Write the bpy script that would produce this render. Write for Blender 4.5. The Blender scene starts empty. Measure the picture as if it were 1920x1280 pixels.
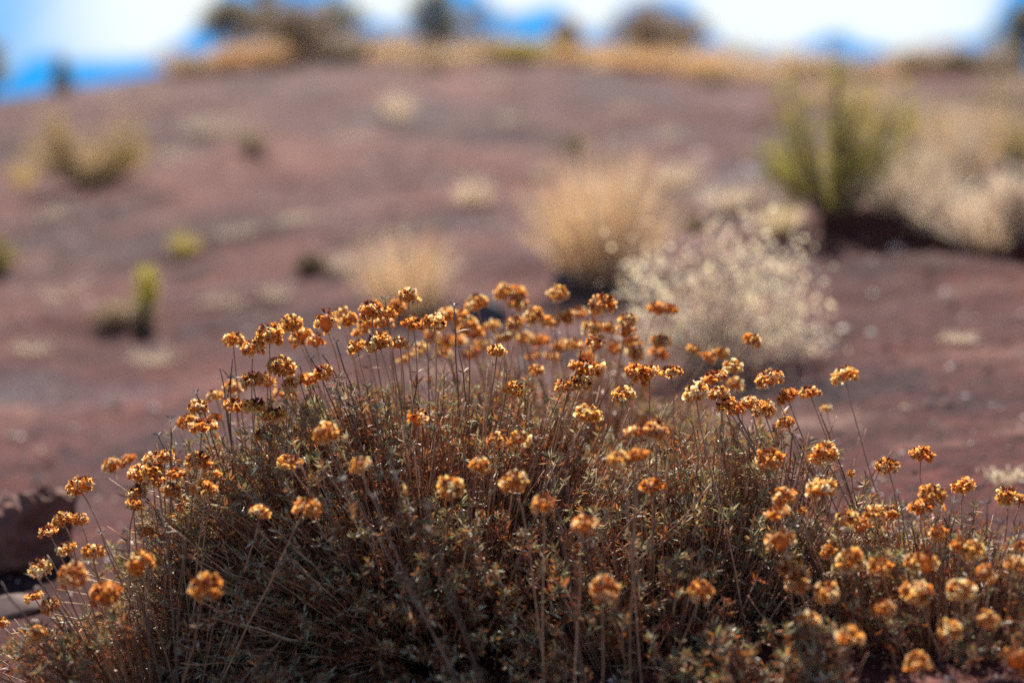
import bpy, math, random
import numpy as np
from mathutils import Vector, Matrix, Quaternion

rng = np.random.default_rng(7)
random.seed(7)
S = bpy.context.scene
COL = S.collection
R = math.radians

# ------------------------------------------------------------------ camera
CAMZ, PITCH, FPX = 0.34, R(8.0), 2667.0
cd = bpy.data.cameras.new('camera')
cam = bpy.data.objects.new('camera', cd)
COL.objects.link(cam)
cam.location = (0, 0, CAMZ)
cam.rotation_euler = (R(90) - PITCH, 0, 0)
cd.lens = 50.0
cd.sensor_width = 36.0
cd.clip_start = 0.02
cd.clip_end = 5000
cd.dof.use_dof = True
cd.dof.focus_distance = 1.17
cd.dof.aperture_fstop = 2.0
S.camera = cam

CP, SP = math.cos(PITCH), math.sin(PITCH)


def ray(px, py):
    a = (px - 960) / FPX
    b = (640 - py) / FPX
    return np.array([a, CP + b * SP, -SP + b * CP])


def at(px, py, d):
    """the point seen at that place of the photograph, d metres deep"""
    return np.array([0, 0, CAMZ]) + ray(px, py) * d


# ------------------------------------------------------------------ light
SUN_AZ, SUN_EL = R(-8), R(49)          # ahead, behind the shrub
sdir = Vector((math.sin(SUN_AZ) * math.cos(SUN_EL), math.cos(SUN_AZ) * math.cos(SUN_EL), math.sin(SUN_EL)))
sl = bpy.data.lights.new('sun', 'SUN')
sl.energy = 5.0
sl.angle = R(0.5)
sl.color = (1.0, 0.93, 0.82)
sun = bpy.data.objects.new('sun', sl)
COL.objects.link(sun)
sun.rotation_euler = sdir.to_track_quat('Z', 'Y').to_euler()
sun.location = (-3, 6, 8)

S.view_settings.view_transform = 'Standard'
S.view_settings.look = 'None'
S.view_settings.exposure = 1.08
S.view_settings.gamma = 1.0
S.render.engine = 'CYCLES'
S.cycles.max_bounces = 6
S.cycles.diffuse_bounces = 3
S.cycles.glossy_bounces = 2
S.cycles.transmission_bounces = 4
S.cycles.use_denoising = False

W = bpy.data.worlds.new('World')
S.world = W
W.use_nodes = True
nt = W.node_tree
nt.nodes.clear()


def N(t, **kw):
    n = nt.nodes.new(t)
    for k, v in kw.items():
        setattr(n, k, v)
    return n


def M(op, a, b=None, c=None, clamp=False):
    n = nt.nodes.new('ShaderNodeMath')
    n.operation = op
    n.use_clamp = clamp
    for i, v in enumerate((a, b, c)):
        if v is None:
            continue
        if isinstance(v, (int, float)):
            n.inputs[i].default_value = v
        else:
            nt.links.new(v, n.inputs[i])
    return n.outputs[0]


def sstep(v, lo, hi):
    n = nt.nodes.new('ShaderNodeMapRange')
    n.interpolation_type = 'SMOOTHSTEP'
    nt.links.new(v, n.inputs[0])
    n.inputs[1].default_value = lo
    n.inputs[2].default_value = hi
    return n.outputs[0]


def mixc(f, a, b):
    n = nt.nodes.new('ShaderNodeMix')
    n.data_type = 'RGBA'
    nt.links.new(f, n.inputs[0]) if not isinstance(f, float) else setattr(n.inputs[0], 'default_value', f)
    for i, v in ((6, a), (7, b)):
        if isinstance(v, tuple):
            n.inputs[i].default_value = v
        else:
            nt.links.new(v, n.inputs[i])
    return n.outputs[2]


sky = N('ShaderNodeTexSky', sky_type='NISHITA', sun_disc=False)
sky.sun_elevation = SUN_EL
sky.sun_rotation = SUN_AZ
sky.altitude = 1500
sky.dust_density = 0.6
sky.ozone_density = 2.0
tc = N('ShaderNodeTexCoord')
sp = N('ShaderNodeSeparateXYZ')
nt.links.new(tc.outputs['Generated'], sp.inputs[0])
yy = M('MAXIMUM', sp.outputs[1], 0.05)
uu = M('DIVIDE', sp.outputs[0], yy)           # bearing
te = M('DIVIDE', sp.outputs[2], yy)           # height over the horizon
SKYLINE = [(-900, 250), (-300, 215), (0, 183), (150, 163), (320, 133), (450, 112), (560, 108), (800, 104),
           (1000, 106), (1150, 112), (1300, 122), (1400, 134), (1600, 136), (1920, 130), (2300, 135), (2900, 140)]


def ut(px, py):
    v = ray(px, py)
    return v[0] / v[1], v[2] / v[1]


SKU = np.array([ut(*p) for p in SKYLINE])
# lower cloud edge, shaped to leave a blue halo painted along the hills
EDGE = [(-300, 140), (0, 150), (90, 120), (190, 128), (330, 92), (405, 20), (470, -25), (640, -10), (690, 52),
        (760, 55), (790, -10), (860, -20), (960, 42), (1040, 25), (1120, 75), (1170, 20), (1250, 8), (1330, 70), (1420, 110),
        (1500, 98), (1570, 80), (1640, 105), (1750, 95), (1830, 80), (1880, 20), (1960, -40), (2300, 50)]
EU = [ut(a, b - 5) for a, b in EDGE]
U0, U1, T0, T1 = EU[0][0], EU[-1][0], 0.0, 0.12
mr = N('ShaderNodeMapRange')
nt.links.new(uu, mr.inputs[0])
mr.inputs[1].default_value = U0
mr.inputs[2].default_value = U1
fc = N('ShaderNodeFloatCurve')
cv = fc.mapping.curves[0]
pts = [((u - U0) / (U1 - U0), (t - T0) / (T1 - T0)) for u, t in EU]
cv.points[0].location = pts[0]
cv.points[1].location = pts[-1]
for p in pts[1:-1]:
    cv.points.new(*p)
for p in cv.points:
    p.handle_type = 'AUTO_CLAMPED'
fc.mapping.update()
nt.links.new(mr.outputs[0], fc.inputs['Value'])
edge = M('MULTIPLY_ADD', fc.outputs[0], T1 - T0, T0)
nz = N('ShaderNodeTexNoise')
nz.inputs['Scale'].default_value = 60
nz.inputs['Detail'].default_value = 4
nt.links.new(tc.outputs['Generated'], nz.inputs['Vector'])
nzv = M('MULTIPLY_ADD', nz.outputs['Fac'], 0.012, -0.006)
dd = M('ADD', M('SUBTRACT', te, edge), nzv)
cloud = sstep(dd, -0.002, 0.008)
nz2 = N('ShaderNodeTexNoise')
nz2.inputs['Scale'].default_value = 9
nz2.inputs['Detail'].default_value = 5
nt.links.new(tc.outputs['Generated'], nz2.inputs['Vector'])
# thinner cloud at the far left and right
ua = M('ABSOLUTE', M('ADD', uu, -0.02))
thin = M('SUBTRACT', 1.0, sstep(M('MULTIPLY_ADD', nz2.outputs['Fac'], 0.1, ua), 0.31, 0.45))
thin = M('MULTIPLY_ADD', thin, 0.8, 0.2)
top = M('SUBTRACT', 1.0, sstep(te, 0.22, 0.45))
fwd = sstep(sp.outputs[1], 0.1, 0.4)
cloud = M('MULTIPLY', M('MULTIPLY', cloud, thin), M('MULTIPLY', top, fwd))
low = M('MULTIPLY', M('SUBTRACT', 1.0, sstep(te, 0.12, 0.5)), fwd)
SKYS = 0.07
blue = mixc(low, sky.outputs[0], (0.012 / SKYS, 0.205 / SKYS, 0.50 / SKYS, 1))
fin = mixc(cloud, blue, (0.45 / SKYS, 0.49 / SKYS, 0.50 / SKYS, 1))
bg = N('ShaderNodeBackground')
bg.inputs['Strength'].default_value = SKYS
nt.links.new(fin, bg.inputs['Color'])
out = N('ShaderNodeOutputWorld')
nt.links.new(bg.outputs[0], out.inputs[0])


# ------------------------------------------------------------------ helpers
def tag(o, label=None, cat=None, group=None, kind=None):
    if label: o['label'] = label
    if cat: o['category'] = cat
    if group: o['group'] = group
    if kind: o['kind'] = kind
    return o


def empty(name, loc):
    o = bpy.data.objects.new(name, None)
    o.empty_display_size = 0.05
    COL.objects.link(o)
    o.location = loc
    return o


class MB:
    """collects vertices, faces and a tint per vertex; builds ONE mesh"""
    def __init__(self):
        self.v, self.f, self.c, self.n = [], [], [], 0

    def add(self, v, faces, c):
        v = np.asarray(v, float).reshape(-1, 3)
        c = np.asarray(c, float)
        if c.ndim == 1:
            c = np.repeat(c[None, :], len(v), 0)
        self.v.append(v)
        self.c.append(c)
        for f in faces if isinstance(faces, list) else [faces]:
            self.f.append(np.asarray(f, np.int64) + self.n)
        self.n += len(v)

    def mesh(self, name, mat, smooth=True):
        v = np.concatenate(self.v)
        c = np.concatenate(self.c)
        me = bpy.data.meshes.new(name)
        me.vertices.add(len(v))
        me.vertices.foreach_set('co', v.astype(np.float32).ravel())
        tot = np.concatenate([np.full(len(f), f.shape[1]) for f in self.f])
        loops = np.concatenate([f.ravel() for f in self.f])
        start = np.concatenate([[0], np.cumsum(tot)[:-1]])
        me.loops.add(len(loops))
        me.loops.foreach_set('vertex_index', loops.astype(np.int32))
        me.polygons.add(len(tot))
        me.polygons.foreach_set('loop_start', start.astype(np.int32))
        me.polygons.foreach_set('use_smooth', np.full(len(tot), smooth))
        me.update(calc_edges=True)
        me.validate()
        at_ = me.color_attributes.new('tint', 'FLOAT_COLOR', 'POINT')
        at_.data.foreach_set('color', np.concatenate([c, np.ones((len(c), 1))], 1).astype(np.float32).ravel())
        me.materials.append(mat)
        return me

    def build(self, name, mat, parent=None, loc=(0, 0, 0), smooth=True):
        o = bpy.data.objects.new(name, self.mesh(name, mat, smooth))
        COL.objects.link(o)
        o.location = loc
        if parent: o.parent = parent
        return o


def norm(a):
    return a / np.maximum(np.linalg.norm(a, axis=-1, keepdims=True), 1e-9)


def frames(d):
    """two unit vectors across each direction"""
    up = np.where(np.abs(d[..., 2:3]) > 0.95, np.array([1.0, 0, 0]), np.array([0, 0, 1.0]))
    s = norm(np.cross(d, up))
    return s, np.cross(s, d)


def tubes(mb, P, rad, col, k=4):
    """P (n,m,3) centre lines, rad (n,m) radii, col (n,3) or (n,m,3)"""
    n, m, _ = P.shape
    T = norm(np.gradient(P, axis=1))
    s, b = frames(T)
    a = np.arange(k) / k * 2 * math.pi
    ring = s[:, :, None, :] * np.cos(a)[None, None, :, None] + b[:, :, None, :] * np.sin(a)[None, None, :, None]
    V = P[:, :, None, :] + ring * rad[:, :, None, None]
    idx = np.arange(n * m * k).reshape(n, m, k)
    q = np.stack([idx[:, :-1, :], np.roll(idx, -1, 2)[:, :-1, :], np.roll(idx, -1, 2)[:, 1:, :], idx[:, 1:, :]], -1)
    cap = idx[:, -1, :]
    if col.ndim == 2:
        col = np.repeat(col[:, None, :], m, 1)
    C = np.repeat(col[:, :, None, :], k, 2)
    mb.add(V, [q.reshape(-1, 4), cap.reshape(-1, k)], C.reshape(-1, 3))


def leaves(mb, P, D, Ln, Wd, col, fold=0.35, curl=0.15, tipw=None):
    """n folded leaves: base P, direction D"""
    n = len(P)
    s, b = frames(D)
    ro = rng.uniform(0, 2 * math.pi, n)[:, None]
    s2 = s * np.cos(ro) + b * np.sin(ro)
    b2 = np.cross(s2, D)
    Ln = Ln[:, None]; Wd = Wd[:, None]
    mid = P + D * Ln * 0.5
    V = np.stack([P, mid + s2 * Wd * .5 + b2 * Wd * fold, mid, mid - s2 * Wd * .5 + b2 * Wd * fold,
                  P + D * Ln + b2 * Ln * curl], 1)
    i = np.arange(n)[:, None] * 5
    f = np.stack([i + [0, 2, 1], i + [0, 3, 2], i + [1, 2, 4], i + [2, 3, 4]], 1).reshape(-1, 3)
    mb.add(V, f, np.repeat(col[:, None, :], 5, 1).reshape(-1, 3))


def bez(a, c, b, t):
    t = t[..., None]
    return (1 - t) ** 2 * a[:, None] + 2 * t * (1 - t) * c[:, None] + t ** 2 * b[:, None]


def pick(pal, n, w=None, jit=0.2):
    pal = np.asarray(pal, float)
    i = rng.choice(len(pal), n, p=w)
    return pal[i] * rng.uniform(1 - jit, 1 + jit, (n, 1)) * rng.uniform(1 - jit / 4, 1 + jit / 4, (n, 3))


# ------------------------------------------------------------------ materials
def newmat(name):
    m = bpy.data.materials.new(name)
    m.use_nodes = True
    m.node_tree.nodes.clear()
    return m, m.node_tree


def plant_mat(name, rough=0.6, trans=0.3, spec=0.3, tmul=(1.1, 1.0, 0.8), noise=0.0, nscale=300):
    m, t = newmat(name)
    L = t.links.new
    at_ = t.nodes.new('ShaderNodeAttribute'); at_.attribute_name = 'tint'
    src = at_.outputs['Color']
    if noise:
        nz = t.nodes.new('ShaderNodeTexNoise'); nz.inputs['Scale'].default_value = nscale
        co = t.nodes.new('ShaderNodeTexCoord'); L(co.outputs['Object'], nz.inputs['Vector'])
        mp = t.nodes.new('ShaderNodeMapRange'); L(nz.outputs['Fac'], mp.inputs[0])
        mp.inputs[1].default_value = .3; mp.inputs[2].default_value = .7
        mp.inputs[3].default_value = 1 - noise; mp.inputs[4].default_value = 1 + noise
        vm = t.nodes.new('ShaderNodeVectorMath'); vm.operation = 'SCALE'
        L(src, vm.inputs[0]); L(mp.outputs[0], vm.inputs['Scale'])
        src = vm.outputs[0]
    p = t.nodes.new('ShaderNodeBsdfPrincipled')
    L(src, p.inputs['Base Color'])
    p.inputs['Roughness'].default_value = rough
    p.inputs['Specular IOR Level'].default_value = spec
    o = t.nodes.new('ShaderNodeOutputMaterial')
    if trans > 0:
        tr = t.nodes.new('ShaderNodeBsdfTranslucent')
        v2 = t.nodes.new('ShaderNodeVectorMath'); v2.operation = 'MULTIPLY'
        L(src, v2.inputs[0]); v2.inputs[1].default_value = tmul
        L(v2.outputs[0], tr.inputs['Color'])
        mx = t.nodes.new('ShaderNodeMixShader'); mx.inputs[0].default_value = trans
        L(p.outputs[0], mx.inputs[1]); L(tr.outputs[0], mx.inputs[2])
        L(mx.outputs[0], o.inputs[0])
    else:
        L(p.outputs[0], o.inputs[0])
    return m


M_LEAF = plant_mat('felted_leaf', .42, .3, .45, (1.15, 1.0, .6))
M_TWIG = plant_mat('dry_twig', .55, 0, .4, noise=.25, nscale=200)
M_PETAL = plant_mat('papery_petal', .6, .6, .35, (1.06, .95, .68), noise=.2, nscale=6)
M_BUSH = plant_mat('bush_leaf', .6, .5, .25, (1.1, 1.0, .75))
M_GRASS = plant_mat('dry_grass', .6, .45, .3, (1.05, 1.0, .85))
M_BARK = plant_mat('bark', .85, 0, .2, noise=.3, nscale=40)
M_STONE = plant_mat('stone', .8, 0, .3, noise=.25, nscale=60)


def ground_mat():
    m, t = newmat('red_soil')
    L = t.links.new
    co = t.nodes.new('ShaderNodeTexCoord')

    def noise(sc, det=4, ro=.55, stretch=None):
        n = t.nodes.new('ShaderNodeTexNoise')
        n.inputs['Scale'].default_value = sc; n.inputs['Detail'].default_value = det
        n.inputs['Roughness'].default_value = ro
        if stretch:
            mp = t.nodes.new('ShaderNodeMapping'); mp.inputs['Scale'].default_value = stretch
            mp.inputs['Rotation'].default_value = (0, 0, R(12))
            L(co.outputs['Object'], mp.inputs[0]); L(mp.outputs[0], n.inputs['Vector'])
        else:
            L(co.outputs['Object'], n.inputs['Vector'])
        return n.outputs['Fac']

    def ramp(f, stops):
        r = t.nodes.new('ShaderNodeValToRGB'); L(f, r.inputs[0])
        e = r.color_ramp.elements
        e[0].position, e[0].color = stops[0][0], (*stops[0][1], 1)
        e[1].position, e[1].color = stops[-1][0], (*stops[-1][1], 1)
        for p, c in stops[1:-1]:
            k = e.new(p); k.color = (*c, 1)
        return r.outputs[0]

    def mix(f, a, b, mode='MIX'):
        n = t.nodes.new('ShaderNodeMix'); n.data_type = 'RGBA'; n.blend_type = mode
        if isinstance(f, float): n.inputs[0].default_value = f
        else: L(f, n.inputs[0])
        L(a, n.inputs[6])
        if isinstance(b, tuple): n.inputs[7].default_value = (*b, 1)
        else: L(b, n.inputs[7])
        return n.outputs[2]
    base = ramp(noise(1.1, 5), [(.36, (.032, .0085, .0085)), (.5, (.078, .0225, .0195)), (.64, (.138, .050, .041))])
    grey = ramp(noise(1.0, 4, .5, (.8, 1.6, 1)), [(.57, (0, 0, 0)), (.66, (1, 1, 1))])
    c = mix(grey, base, (.068, .048, .056))
    tan = ramp(noise(2.6, 5, .6, (1, 1.5, 1)), [(.56, (0, 0, 0)), (.72, (1, 1, 1))])
    c = mix(tan, c, (.19, .105, .085))
    dark = ramp(noise(2.0, 5, .6, (1, 1.8, 1)), [(.53, (0, 0, 0)), (.66, (.85, .85, .85))])
    c = mix(dark, c, (.026, .014, .018))
    sp_ = ramp(noise(26, 6, .72), [(.3, (.45, .43, .45)), (.5, (1, 1, 1)), (.70, (1.9, 1.8, 1.7))])
    c = mix(1.0, c, sp_, 'MULTIPLY')
    sp2 = ramp(noise(380, 2, .6), [(.3, (.7, .7, .7)), (.7, (1.3, 1.3, 1.3))])
    c = mix(1.0, c, sp2, 'MULTIPLY')
    p = t.nodes.new('ShaderNodeBsdfPrincipled')
    L(c, p.inputs['Base Color']); p.inputs['Roughness'].default_value = .9
    p.inputs['Specular IOR Level'].default_value = .2
    b1 = t.nodes.new('ShaderNodeBump'); b1.inputs['Strength'].default_value = .8; b1.inputs['Distance'].default_value = .01
    L(noise(45, 6, .7), b1.inputs['Height'])
    b2 = t.nodes.new('ShaderNodeBump'); b2.inputs['Strength'].default_value = .6; b2.inputs['Distance'].default_value = .003
    L(noise(260, 3, .6), b2.inputs['Height']); L(b1.outputs[0], b2.inputs['Normal'])
    L(b2.outputs[0], p.inputs['Normal'])
    o = t.nodes.new('ShaderNodeOutputMaterial'); L(p.outputs[0], o.inputs[0])
    return m


M_SOIL = ground_mat()

# ------------------------------------------------------------------ ground
YC = 14.0


def vnoise(x, y):
    return (np.sin(x * 1.7 + 1.3 * np.sin(y * 1.1)) * np.cos(y * 1.9 + .7 * np.sin(x * 2.3)) +
            .5 * np.sin(x * 4.1 + 2.0 * np.cos(y * 3.3)) * np.cos(y * 4.7 - x) +
            .25 * np.sin(x * 9.3 + 2 * np.sin(y * 7.1)) * np.cos(y * 10.3 + x * 2))


def gz(x, y):
    x = np.asarray(x, float); y = np.asarray(y, float)
    u = x / np.maximum(y, 0.6)
    zn = -0.055 + .11 * np.clip(x, -.8, .8) + .04 * (np.clip(y, .2, 3) - 1.4)
    zc = CAMZ + YC * np.interp(u, SKU[:, 0], SKU[:, 1])
    s = np.clip((y - 2.3) / (YC - 2.3), 0, 1)
    w = s ** 1.12
    z = zn * (1 - w) + zc * w
    z = z - np.clip(y - YC, 0, 12) * .03 - np.clip(y - 40, 0, 400) * .004
    # a low bank on the right, its broken face towards the camera
    lip = 3.02 - 1.1 * (x - .68) + .05 * np.sin(x * 9)
    sm = lambda v: v * v * (3 - 2 * v)
    z = z + .07 * sm(np.clip((x - .52) / .16, 0, 1)) * sm(np.clip((y - lip) / .06, 0, 1)) * (1 - sm(np.clip((y - lip - .2) / 2.0, 0, 1)))
    amp = np.clip((y - 1.0) * .010, 0.002, .035) * np.where(y > YC, .5, 1) * np.clip((YC - y) / 3, .15, 1)
    z = z + .009 * vnoise(x * 4.3 + 1, y * 5.1) * np.clip((y - 1.5) / 1.5, 0, 1) * np.clip((12 - y) / 3, 0, 1)
    return z + amp * vnoise(x * 1.3, y * 1.3) + .004 * vnoise(x * 9, y * 9) * (y < 8)


gy = np.concatenate([np.linspace(-.6, .7, 14)[:-1], np.linspace(.7, 2.6, 150), np.geomspace(2.63, 15, 170), np.geomspace(15.4, 1500, 40)])
gu = np.concatenate([np.linspace(-6, -1.0, 22)[:-1], np.linspace(-1, -.5, 40)[:-1], np.linspace(-.5, .5, 240), np.linspace(.5, 1, 40)[1:], np.linspace(1, 6, 22)[1:]])
GY, GU = np.meshgrid(gy, gu, indexing='ij')
GX = GU * np.maximum(GY, .7)
g = MB()
idx = np.arange(GX.size).reshape(GX.shape)
g.add(np.stack([GX, GY, gz(GX, GY)], -1), np.stack([idx[:-1, :-1], idx[:-1, 1:], idx[1:, 1:], idx[1:, :-1]], -1).reshape(-1, 4), np.ones(3))
tag(g.build('ground', M_SOIL), kind='structure')


def gp(px, py):
    """where the sight line through that place of the photograph meets the ground"""
    r = ray(px, py)
    d = np.geomspace(.7, 40, 3000)
    P = np.array([0, 0, CAMZ]) + r * d[:, None]
    hit = P[:, 2] <= gz(P[:, 0], P[:, 1])
    k = np.argmax(hit) if hit.any() else np.argmin(np.abs(P[:, 1] - YC))
    p = P[k]
    return np.array([p[0], p[1], float(gz(p[0], p[1]))])


def gc(px, y):
    """a ground point on that bearing, y metres ahead"""
    x = ut(px, 110)[0] * y
    return np.array([x, y, float(gz(x, y))])


# ------------------------------------------------------------------ stones
def stone_shape(n=10, seed=0, flat=.6):
    r_ = np.random.default_rng(seed)
    th = np.linspace(0, math.pi, n // 2 + 2)
    ph = np.arange(n) / n * 2 * math.pi
    d = np.stack([np.sin(th)[:, None] * np.cos(ph), np.sin(th)[:, None] * np.sin(ph), np.repeat(np.cos(th)[:, None], n, 1)], -1)
    k = r_.normal(size=(9, 3)); k = k / np.linalg.norm(k, axis=1)[:, None]
    off = r_.uniform(.62, .95, 9)
    rad = np.min(np.where((d @ k.T) > .05, off / np.maximum(d @ k.T, .05), 9), -1)
    rad = np.minimum(rad, 1.15) * r_.uniform(.96, 1.04, rad.shape)
    V = d * rad[..., None] * np.array([1, .8, flat])
    idx_ = np.arange(V.shape[0] * n).reshape(-1, n)
    q = np.stack([idx_[:-1], np.roll(idx_, -1, 1)[:-1], np.roll(idx_, -1, 1)[1:], idx_[1:]], -1).reshape(-1, 4)
    return V.reshape(-1, 3), q


gr = MB()
oct_v = np.array([[1, 0, 0], [0, 1, 0], [-1, 0, 0], [0, -1, 0], [0, 0, 1], [0, 0, -1.0]])
oct_f = np.array([[0, 1, 4], [1, 2, 4], [2, 3, 4], [3, 0, 4], [1, 0, 5], [2, 1, 5], [3, 2, 5], [0, 3, 5]])
NG = 15000
yg = 0.9 + 11 * rng.uniform(0, 1, NG) ** 1.7
xg = rng.uniform(-.55, .55, NG) * yg
pale = rng.uniform(0, 1, NG) < .08
rs = rng.lognormal(math.log(.0028), .6, NG) * (1 + .12 * yg) * np.where(pale, 1.2, 1)
rs = np.minimum(rs, np.where(yg < 1.7, .004, .005 * yg ** 1.1))
zg = gz(xg, yg)
an = rng.uniform(0, 6.28, NG)
V = oct_v[None] * rng.uniform(.6, 1.15, (NG, 6, 1)) * rs[:, None, None] * np.array([1.2, .9, .6])
ca, sa = np.cos(an)[:, None], np.sin(an)[:, None]
V = np.stack([V[..., 0] * ca - V[..., 1] * sa, V[..., 0] * sa + V[..., 1] * ca, V[..., 2]], -1)
V += np.stack([xg, yg, zg + rs * .15], -1)[:, None, :]
gcol = pick([(.09, .04, .037), (.13, .07, .06), (.09, .065, .07), (.36, .27, .23), (.36, .27, .23)], NG, [.36, .28, .18, .11, .07], .25)
gcol[pale] = np.array([.74, .64, .55]) * rng.uniform(.7, 1.1, (pale.sum(), 1))
gr.add(V, (np.arange(NG)[:, None, None] * 6 + oct_f[None]).reshape(-1, 3), np.repeat(gcol[:, None], 6, 1).reshape(-1, 3))
tag(gr.build('gravel', M_STONE, smooth=False), 'loose red and grey gravel strewn over the soil', 'gravel', kind='stuff')


def rock(px, py, wpx, hpx, label, col, seed, sink=.25, round_=False):
    P = gp(px, py)
    d = P[1]
    w = wpx / FPX * d / 2
    h = hpx / FPX * d
    v, q = stone_shape(48 if round_ else 16, seed, 1.0)
    if round_:
        v = v * (1 + .035 * np.sin(v[:, :1] * 17 + seed) * np.cos(v[:, 1:2] * 13 + v[:, 2:] * 19) + rng.normal(0, .012, (len(v), 1)))
        v[:, 2] += .18 * v[:, 0]
    v = v * np.array([w / .85, w * .9 / .85, h / .75 / (1 + sink) ])
    v[:, 2] += h * (1 - sink) * .45
    mb = MB()
    mb.add(v, q, np.array(col) * rng.uniform(.88, 1.12, (len(v), 1)))
    o = mb.build('rock', M_STONE, loc=P, smooth=not round_)
    tag(o, label, 'rock')
    if not round_:
        md = o.modifiers.new('round', 'SUBSURF'); md.levels = 2; md.render_levels = 2
    return o


rock(45, 1052, 215, 100, 'large reddish brown boulder with a grey top at the left edge beside the flowering shrub', (.16, .072, .055), 3, round_=True)
rock(20, 1150, 110, 24, 'low dark flat stone below the reddish boulder at the left edge', (.12, .075, .065), 5)
rock(905, 612, 90, 50, 'dark grey lump right behind the flower heads at the foot of the large straw grass', (.09, .075, .08), 8)  # dark grey lump set behind the flower heads
rock(1085, 535, 80, 30, 'added dark lump standing in for the shadow under the lower edge of the large straw coloured grass tuft', (.09, .075, .08), 9)  # dark shape put in for the cast shadow of the tall grass

# ------------------------------------------------------------------ flowering shrubs
GOLD = np.array([(.84, .42, .115), (.90, .54, .21), (.76, .31, .07), (.93, .71, .43)])
MAROON = np.array([(.20, .050, .026), (.28, .085, .035), (.13, .035, .022)])


def head_mesh(seed, nfl, hr, droop, dark, lop=0.0):
    """a papery flower head one unit wide: a dome of crumpled little cups over a core"""
    r_ = np.random.default_rng(seed)
    tone = r_.uniform(.82, 1.12)              # some heads have faded, some are rusty
    mb = MB()
    # core
    th = np.linspace(0.0, math.pi, 8); ph = np.arange(12) / 12 * 2 * math.pi
    d = np.stack([np.sin(th)[:, None] * np.cos(ph), np.sin(th)[:, None] * np.sin(ph), np.repeat(np.cos(th)[:, None], 12, 1)], -1)
    V = d * r_.uniform(.85, 1.1, d.shape[:2])[..., None] * np.array([.33, .33, hr * .62])
    V[..., 2] += hr * .28
    i = np.arange(96).reshape(8, 12)
    mb.add(V, np.stack([i[:-1], i[1:], np.roll(i, -1, 1)[1:], np.roll(i, -1, 1)[:-1]], -1).reshape(-1, 4), np.array([.60, .25, .06]))
    # neck where the stalk spreads into the umbel
    kk = np.arange(7)
    ends = np.stack([np.cos(kk * .9) * .2, np.sin(kk * .9) * .2, np.full(7, hr * .12)], -1)
    P = np.linspace(0, 1, 4)[None, :, None] * (ends[:, None] - np.array([0, 0, -.14])) + np.array([0, 0, -.14])
    tubes(mb, P, np.full((7, 4), .018), np.repeat([[.3, .13, .06]], 7, 0), 4)
    # florets
    g_ = (1 + 5 ** .5) / 2
    k = np.arange(nfl) + .5
    cz = 1 - k / nfl * (1 + droop)              # from the top to below the rim
    az = 2 * math.pi * k / g_ + r_.normal(0, .25, nfl)
    sr = np.sqrt(np.maximum(1 - cz ** 2, 0))
    dirs = np.stack([sr * np.cos(az), sr * np.sin(az), cz], -1) + r_.normal(0, .09, (nfl, 3))
    dirs = norm(dirs)
    lump = 1 + .09 * np.sin(3 * az + seed) * sr + r_.normal(0, .04, nfl)
    pos = dirs * np.array([.38, .38, hr * .75]) * lump[:, None]
    pos[:, 2] += hr * .25 + lop * pos[:, 0]
    ax = norm(dirs * np.array([1, 1, .8]) + np.array([0, 0, -.2]) + r_.normal(0, .2, (nfl, 3)))
    s, b = frames(ax)
    L = r_.uniform(.15, .23, nfl)
    npet = 6
    vv, ff, cc = [], [], []
    topness = np.clip((cz - .25) / .6, 0, 1)
    isdark = r_.uniform(0, 1, nfl) < topness * dark
    gi = r_.integers(0, 4, nfl)
    fcol = np.where(isdark[:, None], MAROON[r_.integers(0, 3, nfl)], GOLD[gi]) * r_.uniform(.8, 1.18, (nfl, 1)) * np.array([1, tone, tone ** 1.5]) * (.6 + .4 * tone)
    for p in range(npet):
        a = p / npet * 2 * math.pi + r_.normal(0, .25, nfl)
        t = s * np.cos(a)[:, None] + b * np.sin(a)[:, None]
        w = np.cross(ax, t)
        l = (L * r_.uniform(.75, 1.2, nfl))[:, None]
        op = r_.uniform(.25, .62, nfl)[:, None] * np.where(isdark[:, None], .45, 1)
        m1 = pos + ax * l * .42 + t * l * op * .7
        m2 = pos + ax * l * .78 + t * l * (op * 1.0)
        m3 = pos + ax * l * (.92 + r_.normal(0, .1, (nfl, 1))) + t * l * (op * 1.45)
        ws = np.where(isdark[:, None], .5, 1.0)
        rows = [pos + w * l * .08, pos - w * l * .08, m1 + w * l * .3 * ws, m1 - w * l * .3 * ws,
                m2 + w * l * .38 * ws, m2 - w * l * .38 * ws, m3 + w * l * .2 * ws, m3 - w * l * .2 * ws]
        V = np.stack(rows, 1) + r_.normal(0, .008, (nfl, 8, 3))
        i = np.arange(nfl)[:, None] * 8
        f = np.stack([i + [0, 1, 3, 2], i + [2, 3, 5, 4], i + [4, 5, 7, 6]], 1).reshape(-1, 4)
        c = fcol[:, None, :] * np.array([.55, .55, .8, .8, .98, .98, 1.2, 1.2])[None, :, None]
        c[:, 6:] = c[:, 6:] * np.array([1.0, 1.12, 1.5])  # rim highlights painted into the tips, which also dry paler
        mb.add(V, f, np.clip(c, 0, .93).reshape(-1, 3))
    V = np.concatenate(mb.v)
    rad = np.hypot(V[:, 0], V[:, 1])
    mb.v = [v * (.5 / np.quantile(rad, .96)) for v in mb.v]
    return mb.mesh('flower_head', M_PETAL)


HEADS = [head_mesh(i, n, h, dr, dk, lp) for i, (n, h, dr, dk, lp) in enumerate([
    (52, .36, .40, .85, 0), (58, .40, .5, .7, .05), (46, .31, .26, 1.0, -.06), (50, .36, .35, .55, .1), (60, .44, .55, .8, 0),
    (44, .38, .4, .6, -.12), (54, .37, .45, .95, .06), (48, .35, .34, .4, 0), (58, .46, .6, .75, -.04), (40, .36, .34, .9, .14), (54, .40, .4, .5, -.1)] * 2)]
WITHER = [head_mesh(20 + i, 20 + 5 * i, .6, .2, 1.3, .15) for i in range(3)]

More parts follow.
